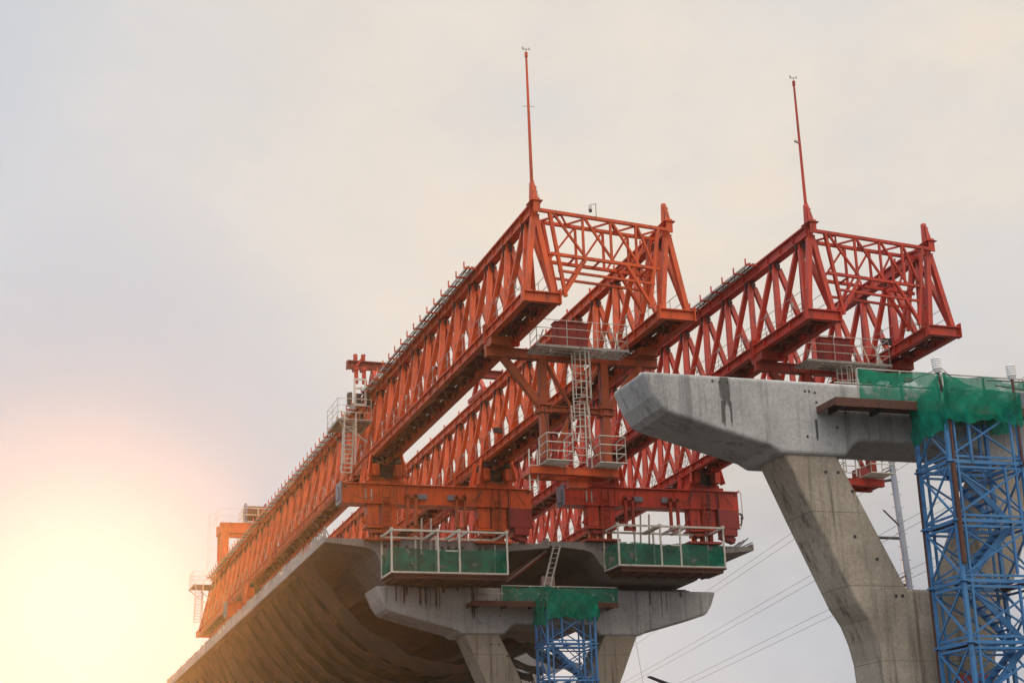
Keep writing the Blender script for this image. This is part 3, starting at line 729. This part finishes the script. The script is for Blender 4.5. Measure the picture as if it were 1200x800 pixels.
q = MB(); q.bar((.02, -.11, 9.6), (.02, -.11, 12.7), .12, .1); q.bar((.1, -.09, 12.75), (.1, -.09, 15.6), .06, .06); q.build('rusty_pole', RUST, T1)
q = MB(); q.bar((2.58, -.1, 12.7), (2.58, -.1, 15.6), .06, .06); q.build('rusty_pole', RUST, T1)
q = MB(); q.bar((-.08, 1.75, 5.0), (-.08, 1.75, 12.9), .06, .06); q.build('rusty_pole', RUST, T1)
T2 = tower('farther blue scaffold stair tower below the green netted walkway', 8.14, 22.05, 13.55)

def net_cage(label, x0, x1, y0, y1, zb, zt, seed, drop=.35):
    T = tag(empty('netting', (x0, y0, zb)), label, 'safety netting', 'green nets round the tower tops')
    r = random.Random(seed)
    Wd, D, H = x1 - x0, y1 - y0, zt - zb
    def wall(a, b, zl0, zl1, zh0, zh1):
        L = math.hypot(b[0]-a[0], b[1]-a[1]); nx, ny = -(b[1]-a[1])/L, (b[0]-a[0])/L
        ph = [r.uniform(0, 6) for _ in range(5)]
        def fn(u, v):
            w = .07*math.sin(7*u + 3*v + ph[0]) + .045*math.sin(15*u - 7*v + ph[1]) + .03*math.sin(27*u + 9*v + ph[3]) + .02*math.sin(48*u - 15*v*v + ph[2])
            w *= .4 + .8*(1 - v)
            zl = zl0 + (zl1 - zl0)*u + .06*math.sin(9*u + ph[2]) + .03*math.sin(31*u + ph[0]); zh = zh0 + (zh1 - zh0)*u - .16*math.sin(math.pi*u)*abs(math.sin(2.5*u + ph[4]))
            return (a[0] + (b[0]-a[0])*u + nx*w, a[1] + (b[1]-a[1])*u + ny*w, zl + (zh - zl)*v)
        q = MB(); q.add(*netgrid(0, 0, 90, 36, fn)); return q.build('net_panel', NET, T, smooth=True)
    wall((-.05, -.22), (Wd + .05, -.22), 0, .05, H, H*.66)
    wall((-.12, D), (-.12, -.16), -drop, -.3, H*.62, H)
    wall((Wd + .12, -.16), (Wd + .12, D), .0, .1, H*.66, H*.8)
    wall((Wd, D + .1), (.0, D + .1), H*.25, H*.25, H*.8, H*.7)
    return T
NC = net_cage('green safety net wrapped round the top of the near blue tower', 8.2, 10.9, -15.0, -13.25, 14.02, 15.55, 3)
net_cage('thin green net hung over the top of the farther blue tower', 8.1, 10.85, 22.05, 23.7, 13.1, 14.85, 5, .1)

# ------------------------------------------------------------------ brown walkways on the caps
def walkway(label, x0, x1, y0, y1, z, netx, h, nlab):
    T = tag(empty('walkway', (x0, y0, z)), label, 'walkway', 'brown walkways along the caps')
    Wd, D = x1 - x0, y1 - y0
    q = MB(); n = 5
    for k in range(n): q.box(0, Wd, k*D/n + .01, (k+1)*D/n - .01, -.05, 0)
    q.box(-.05, Wd, -.03, 0, -.26, .02); q.box(-.05, .0, 0, D, -.2, .02)
    q.build('planks', RUST, T)
    k = 0
    while .4 + k*1.5 < Wd:
        MB().bar((.4 + k*1.5, .02, -.135), (.4 + k*1.5, D, -.135), .08, .16).build('bracket', DARK, T); k += 1
    q = MB(); x = netx - x0
    while x <= Wd + .01: q.bar((x, .05, 0), (x, .05, h), .05, .05); x += 1.55
    q.tube((max(0, netx - x0 - .9), .05, h*.5), (Wd, .05, h*.5), .03, 6); q.tube((netx - x0, .05, h), (Wd, .05, h), .025, 6)
    q.build('guard_rail', GALV if h > .9 else WHITE, T)
    q = MB(); q.add(*netgrid(0, 0, 60, 8, lambda u, v: (netx - x0 + (Wd - netx + x0)*u, .0 + .03*math.sin(40*u + 3*v), .03 + (h - .04 - .08*abs(math.sin(9*u)))*v)))
    q.build('net_panel', NET, T, smooth=True)
    return T
walkway('brown plank walkway at the top of the near pier cap beside the tower', 5.15, 12.9, -13.85, -12.62, 14.95, 6.0, 1.02, '')
walkway('brown plank walkway with green net on the farther pier cap', 4.6, 12.6, 23.2, 24.48, 14.15, 6.15, .82, '')

# floodlights on posts above the near tower
for i, (x, z, lab) in enumerate(((8.14, 15.62, 'white finned lamp on the left corner of the near tower net'), (10.86, 15.55, 'white finned lamp on the right corner of the near tower net'))):
    T = tag(empty('site_lamp', (x, -15.05, z)), lab, 'site lamp', 'white lamps above the near tower'); T.rotation_euler = (0, (-.10, -.02)[i], 0); T.scale = (1.3, 1.3, 1.15)
    MB().tube((0, 0, -.55), (0, 0, .0), .03, 6).build('lamp_post', RUST, T)
    q = MB(); q.tube((0, 0, -.02), (0, 0, .1), .07, 12, .12); q.build('lamp_base', GLASSW, T)
    q = MB()
    for k in range(5): q.tube((0, 0, .1 + k*.062), (0, 0, .148 + k*.062), .118, 14, .112)
    q.tube((0, 0, .1), (0, 0, .42), .085, 12); q.build('lamp_fins', GLASSW, T)
q = MB(); q.path([(7.2, -14.4, 15.35), (8.15, -15.0, 15.72), (9.2, -14.8, 15.4)], .012, 4); q.path([(8.15, -15.0, 15.9), (8.6, -15.1, 15.45)], .012, 4); q.path([(10.0, -14.9, 15.5), (12.5, -14.9, 15.55)], .018, 4); q.path([(10.3, -14.9, 15.35), (12.5, -14.85, 15.2)], .02, 4)
tag(q.build('lamp_cable', CABLE), 'thin black cables strung between the white lamps', 'cable')
T = tag(empty('switch_box', (11.2, -14.6, 14.75)), 'small grey box by the walkway right of the near tower', 'switch box')
MB().box(0, .5, 0, .3, 0, .55).build('box_body', GALV, T, .01); MB().box(.04, .46, -.03, -.002, .06, .5).build('box_door', GREY, T)

# red lettered banner low on the near pier, seen through the tower
T = tag(empty('banner', (9.25, -12.5, 5.0)), 'faded red banner on the near pier seen through the blue tower', 'banner')
q = MB(); q.add(*netgrid(0, 0, 14, 8, lambda u, v: (u*1.15, -.06 + .02*math.sin(9*u + 4*v), v*1.55))); q.build('banner_sheet', paint('faded_red_cloth', (.42, .07, .05), (.30, .06, .06), (.22, .12, .11)), T, smooth=True)

# ------------------------------------------------------------------ things between the decks, on the far cap
T = tag(empty('ladder', (8.2, 23.1, 14.2)), 'aluminium ladder leaning from the netted walkway to the decks', 'ladder')
q = MB()
for d in (0, .36): q.bar((d - .0, 0, 0), (1.05 + d, .5, 3.0), .05, .08)
q.build('rails', GALV, T); q = MB()
for k in range(11): t = (k + .5)/11; q.tube((1.05*t, .5*t, 3.0*t), (1.05*t + .36, .5*t, 3.0*t), .022, 6)
q.build('rungs', GALV, T)
T = tag(empty('pipe_bundle', (6.6, 24.2, 15.4)), 'rusty red pipes sloping up between the two decks', 'pipes')
for k in range(3): MB().tube((.12*k, .1*k, 0), (2.4 + .1*k, .3, 1.75 - .06*k), .09, 8).build('pipe', (RUST, GALV, DULLR)[k], T)
T = tag(empty('warning_lamp', (5.72, 24.6, 15.07)), 'small yellow lamp on the farther pier cap', 'warning lamp')
MB().tube((0, 0, 0), (0, 0, .1), .14, 12, .1).build('lamp_base', DARK, T); MB().tube((0, 0, .1), (0, 0, .3), .12, 12, .08).build('lens', YELLOW, T)
T = tag(empty('board_stack', (8.95, 24.9, 15.07)), 'pale pink boards standing behind the far green net', 'boards')
for k in range(3): MB().box(0, .75, k*.1, k*.1 + .07, 0, .72 - .06*k).build('board', PINK, T)

# ------------------------------------------------------------------ safety sheets slung under the decks
def drape(label, y0, y1, seed):
    r = random.Random(seed)
    L = y1 - y0; nv = int(L/.2); nu = 48; per = 2.9
    amp = [r.uniform(.35, 1.0) for _ in range(60)]
    def pt(x, y):
        u = (x + 2.75)/23.6; s = math.sin(math.pi*max(0, min(1, u)))
        ph = y/per + .35*math.sin(3*u) + .12*math.sin(y*.7)
        t = ph - math.floor(ph)
        sc = abs(math.sin(math.pi*t))**.6                   # scalloped bays between the lashing lines
        tt = min(1, max(0, 1 - abs(9.05 - x)/11.8)); z = 17.0 - 3.4*tt - 3.3*4*tt*(1 - tt)*(1.12 - .35*tt) - sc*(.15 + 1.45*s)*amp[int(math.floor(ph)) % 60] + .05*math.sin(x*2.2 + y*1.3) + .04*math.sin(x*4.7 - y*2.9)
        z -= 2.3*math.exp(-((y - 62.8)/5.5)**2)*min(1, s*2.2)
        return V((x, y + .25*s*math.sin(ph*2 + u*5), z - GR*(y - 24)))
    T = tag(empty('safety_net', (-2.75, y0, 15)), label, 'safety net'); o0 = V((-2.75, y0, 15))
    q = MB(); q.add(*netgrid(0, 0, nu, nv, lambda u, v: tuple(pt(-2.75 + u*15.0, y0 + v*L) - o0))); q.build('net_sheet', DRAPE, T, smooth=True)
    k = math.ceil(y0/per) + 1
    while (k + 1)*per < y1:
        def fn(u, v, k=k):
            x = -2.75 + u*15.0; uu = u*15/23.6; ph = k
            y = per*(k - .35*math.sin(3*uu))
            for _ in range(6): y = per*(k - .35*math.sin(3*uu) - .12*math.sin(y*.7))
            y += (v - .5)*(.7 + .8*math.sin(math.pi*min(1, u*1.3))); y = max(y0 + .05, min(y1 - .05, y))
            return tuple(pt(x, y) - o0 - V((0, 0, .03 + .10*math.sin(math.pi*v))))
        q = MB(); q.add(*netgrid(0, 0, 40, 5, fn)); q.build('net_seam', SEAM, T, smooth=True); k += 1
    return T
drape('dark green safety net sagging in folds under the decks behind the far cap', 28.2, 100, 2)

# ------------------------------------------------------------------ power lines, poles, street lamp
T = tag(empty('power_pole', (53.45, 60, 0)), 'grey steel power pole rising behind the arm of the near pier', 'power pole', 'grey power poles')
lean = -.045
q = MB(); q.tube((1.15, 0, 0), (-.35, 0, 34.0), .36, 12, .25); q.build('shaft', GREY, T, smooth=True)
q = MB()
for k in range(16): z = 15 + k*1.1; x = 1.15 - 1.5*z/34; q.tube((x - .5, 0, z), (x + .5, 0, z), .025, 5)
q.build('climbing_step', DARK, T)
wd = V((.192, .981, 0)).normalized()
HZ = (30.6, 25.6, 21.7)
for i, z in enumerate(HZ):
    x = 1.15 - 1.5*z/34
    MB().tube((x, 0, z), (x - 2.3, 1.2, z + (.25 if i else -.3)), .13, 8).build('insulator', DARK, T)
    MB().tube((x, 0, z + .9), (x - 1.9, -.6, z + (.1 if i != 1 else 2.2)), .07, 6).build('stay_insulator', DARK, T)
for i, z in enumerate(HZ):
    for k in (0, 1):
        p0 = V((53.45 - 1.2, 60.6 + k*.8, z + k*.62 - .1)); pts = []
        for s in range(-4, 33):
            d = s*14.0; sag = -.00009*(d - 0)*(360 - d) if d > 0 else -.00006*abs(d)*20
            pts.append(p0 + wd*d + V((0, 0, sag*.25)))
        q = MB(); q.path(pts, .022, 4)
        tag(q.build('power_line', WIREM), ('%s of the %s pair of power lines crossing the grey sky' % (('lower wire', 'upper wire')[k], ('highest', 'middle', 'lowest')[i])), 'power line', 'power lines')
q = MB(); q.tube((47.0, 106, 33.3), (55.4, 118.0, 10.0), .022, 4); tag(q.build('guy_wire', GREY), 'single thin wire dropping steeply across the power lines', 'wire')
T = tag(empty('power_pole', (33.8, 95, 0)), 'far grey pole seen between the far tower and pier arm', 'power pole', 'grey power poles')
MB().tube((0, 0, 0), (-.15, 0, 14.2), .36, 10, .3).build('shaft', GREY, T); MB().box(-.9, .7, -.06, .06, 13.4, 13.55).build('cross_arm', GREY, T)
T = tag(empty('street_lamp', (14.2, 12.2, 0)), 'dark street lamp head on a thin arm below the far cap', 'street lamp')
q = MB(); q.tube((0, 0, 0), (0, 0, 7.2), .09, 8, .06); q.build('post', DARK, T)
MB().path([(0, 0, 7.2), (-1.0, -.3, 7.6), (-4.4, -1.3, 8.62)], .075, 6).build('arm', DARK, T)
q = MB(); q.bar((-4.2, -1.24, 8.58), (-5.5, -1.62, 8.95), .3, .1, (0, 0, 1), .22, .07); q.build('lamp_head', DARK, T, .02)

# ------------------------------------------------------------------ air
m, nt, b = mat('haze_air'); nt.nodes.remove(b)
pv = N(nt, 'ShaderNodeVolumePrincipled'); pv.inputs['Color'].default_value = (.98, .96, .94, 1); pv.inputs['Density'].default_value = .00027; pv.inputs['Anisotropy'].default_value = .90
nt.links.new(pv.outputs[0], nt.nodes['Material Output'].inputs['Volume'])
hz = MB().box(-600, 600, -600, 600, -1, 37.5).build('haze', m); kind(hz, 'stuff')

# ------------------------------------------------------------------ sun, sky, camera
SD = V((.0674, .9855, .1560)).normalized()
elev = math.asin(SD.z); az = math.atan2(SD.x, SD.y)
L = bpy.data.lights.new('sun', 'SUN'); L.energy = 2.0; L.angle = math.radians(10); L.color = (1, .42, .10)
lo = bpy.data.objects.new('sun', L); COL.objects.link(lo); lo.rotation_euler = SD.to_track_quat('Z', 'Y').to_euler(); lo.location = (0, 0, 60)
w = bpy.data.worlds.new('World'); SC.world = w; w.use_nodes = True; nt = w.node_tree
for n in list(nt.nodes): nt.nodes.remove(n)
out = N(nt, 'ShaderNodeOutputWorld'); bg = N(nt, 'ShaderNodeBackground'); bg2 = N(nt, 'ShaderNodeBackground'); add = N(nt, 'ShaderNodeMixShader')
sky = N(nt, 'ShaderNodeTexSky', sky_type='NISHITA'); sky.sun_disc = False; sky.sun_elevation = elev; sky.sun_rotation = az; sky.dust_density = 3
nt.links.new(sky.outputs[0], bg.inputs[0]); bg.inputs[1].default_value = .10
tc = N(nt, 'ShaderNodeTexCoord').outputs['Generated']
def dotv(v):
    n = N(nt, 'ShaderNodeVectorMath', operation='DOT_PRODUCT'); nt.links.new(tc, n.inputs[0]); n.inputs[1].default_value = v; return n.outputs['Value']
def mapr(src, a, b_, c=0., d=1., cl=True):
    n = N(nt, 'ShaderNodeMapRange'); n.clamp = cl; nt.links.new(src, n.inputs[0])
    for i, v in enumerate((a, b_, c, d)): n.inputs[i+1].default_value = v
    return n.outputs[0]
mp = N(nt, 'ShaderNodeMapping'); mp.inputs['Scale'].default_value = (1, 1, 1.7); nt.links.new(tc, mp.inputs[0])
cl = noise(nt, 3.2, 7, mp.outputs[0], .55); cl2 = noise(nt, 8, 6, mp.outputs[0], .6)
# overcast: cool at the left, warm cream ahead and up right, grey low at the right
right = V((.946, -.325, 0)); 
side = dotv(right); up = dotv((0, 0, 1))
c = mixc(nt, mapr(side, -.34, .04), (.575, .625, .70), (.875, .765, .63))
low = N(nt, 'ShaderNodeMath', operation='MULTIPLY'); nt.links.new(mapr(up, .36, .12), low.inputs[0]); nt.links.new(mapr(side, -.12, .14), low.inputs[1])
c = mixc(nt, low.outputs[0], c, (.42, .44, .49))
c = mixc(nt, mapr(cl, .42, .62, 0, .62), c, (.66, .67, .70))
c = mixc(nt, mapr(cl2, .46, .72, 0, .25), c, (.90, .83, .74))
c = mixc(nt, mapr(noise(nt, 17, 6, mp.outputs[0], .6), .5, .72, 0, .16), c, (.60, .62, .67))
gl = dotv(tuple(SD))
def powr(src, e):
    p = N(nt, 'ShaderNodeMath', operation='POWER'); nt.links.new(src, p.inputs[0]); p.inputs[1].default_value = e; return p.outputs[0]
c = mixc(nt, powr(mapr(gl, .970, .993), 1.4), c, (.40, .51, .61)); c = mixc(nt, powr(mapr(gl, .9970, 1.0), 1.3), c, (.44, .60, .70))
# overcast dome brighter overhead; extra light added behind the camera for the front faces
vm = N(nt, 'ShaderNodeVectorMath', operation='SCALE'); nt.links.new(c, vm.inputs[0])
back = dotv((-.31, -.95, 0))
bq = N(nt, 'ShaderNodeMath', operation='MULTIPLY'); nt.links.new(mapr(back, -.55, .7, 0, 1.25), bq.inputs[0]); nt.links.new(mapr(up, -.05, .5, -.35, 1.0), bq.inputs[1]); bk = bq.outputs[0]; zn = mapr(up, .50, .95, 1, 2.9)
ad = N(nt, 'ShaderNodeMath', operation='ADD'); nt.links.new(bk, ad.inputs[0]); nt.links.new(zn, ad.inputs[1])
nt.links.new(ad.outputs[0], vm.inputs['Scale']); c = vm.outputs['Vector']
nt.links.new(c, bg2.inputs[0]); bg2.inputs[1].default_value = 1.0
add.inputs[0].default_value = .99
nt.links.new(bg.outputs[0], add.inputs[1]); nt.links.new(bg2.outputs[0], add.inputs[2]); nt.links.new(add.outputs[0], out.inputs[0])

cd = bpy.data.cameras.new('camera'); cd.lens = 36*1922.8/1200; cd.sensor_width = 36; cd.clip_end = 4000; cd.clip_start = .1
co = bpy.data.objects.new('camera', cd); COL.objects.link(co)
yaw, pit, rol = -.33068, .302798, .0347026
Rm = Matrix.Rotation(yaw, 3, 'Z') @ Matrix.Rotation(pit, 3, 'X') @ Matrix.Rotation(rol, 3, 'Y')
rx, fw, upv = Rm.col[0], Rm.col[1], Rm.col[2]
M = Matrix(((rx.x, upv.x, -fw.x), (rx.y, upv.y, -fw.y), (rx.z, upv.z, -fw.z))).to_4x4()
M.translation = (-20.607, -57.683, 1.6); co.matrix_world = M
SC.camera = co
SC.view_settings.view_transform = 'Standard'; SC.view_settings.look = 'None'; SC.view_settings.exposure = 0; SC.view_settings.gamma = 1
SC.cycles.use_denoising = True; SC.cycles.max_bounces = 8; SC.cycles.transparent_max_bounces = 24; SC.cycles.volume_bounces = 0
SC.cycles.diffuse_bounces = 3
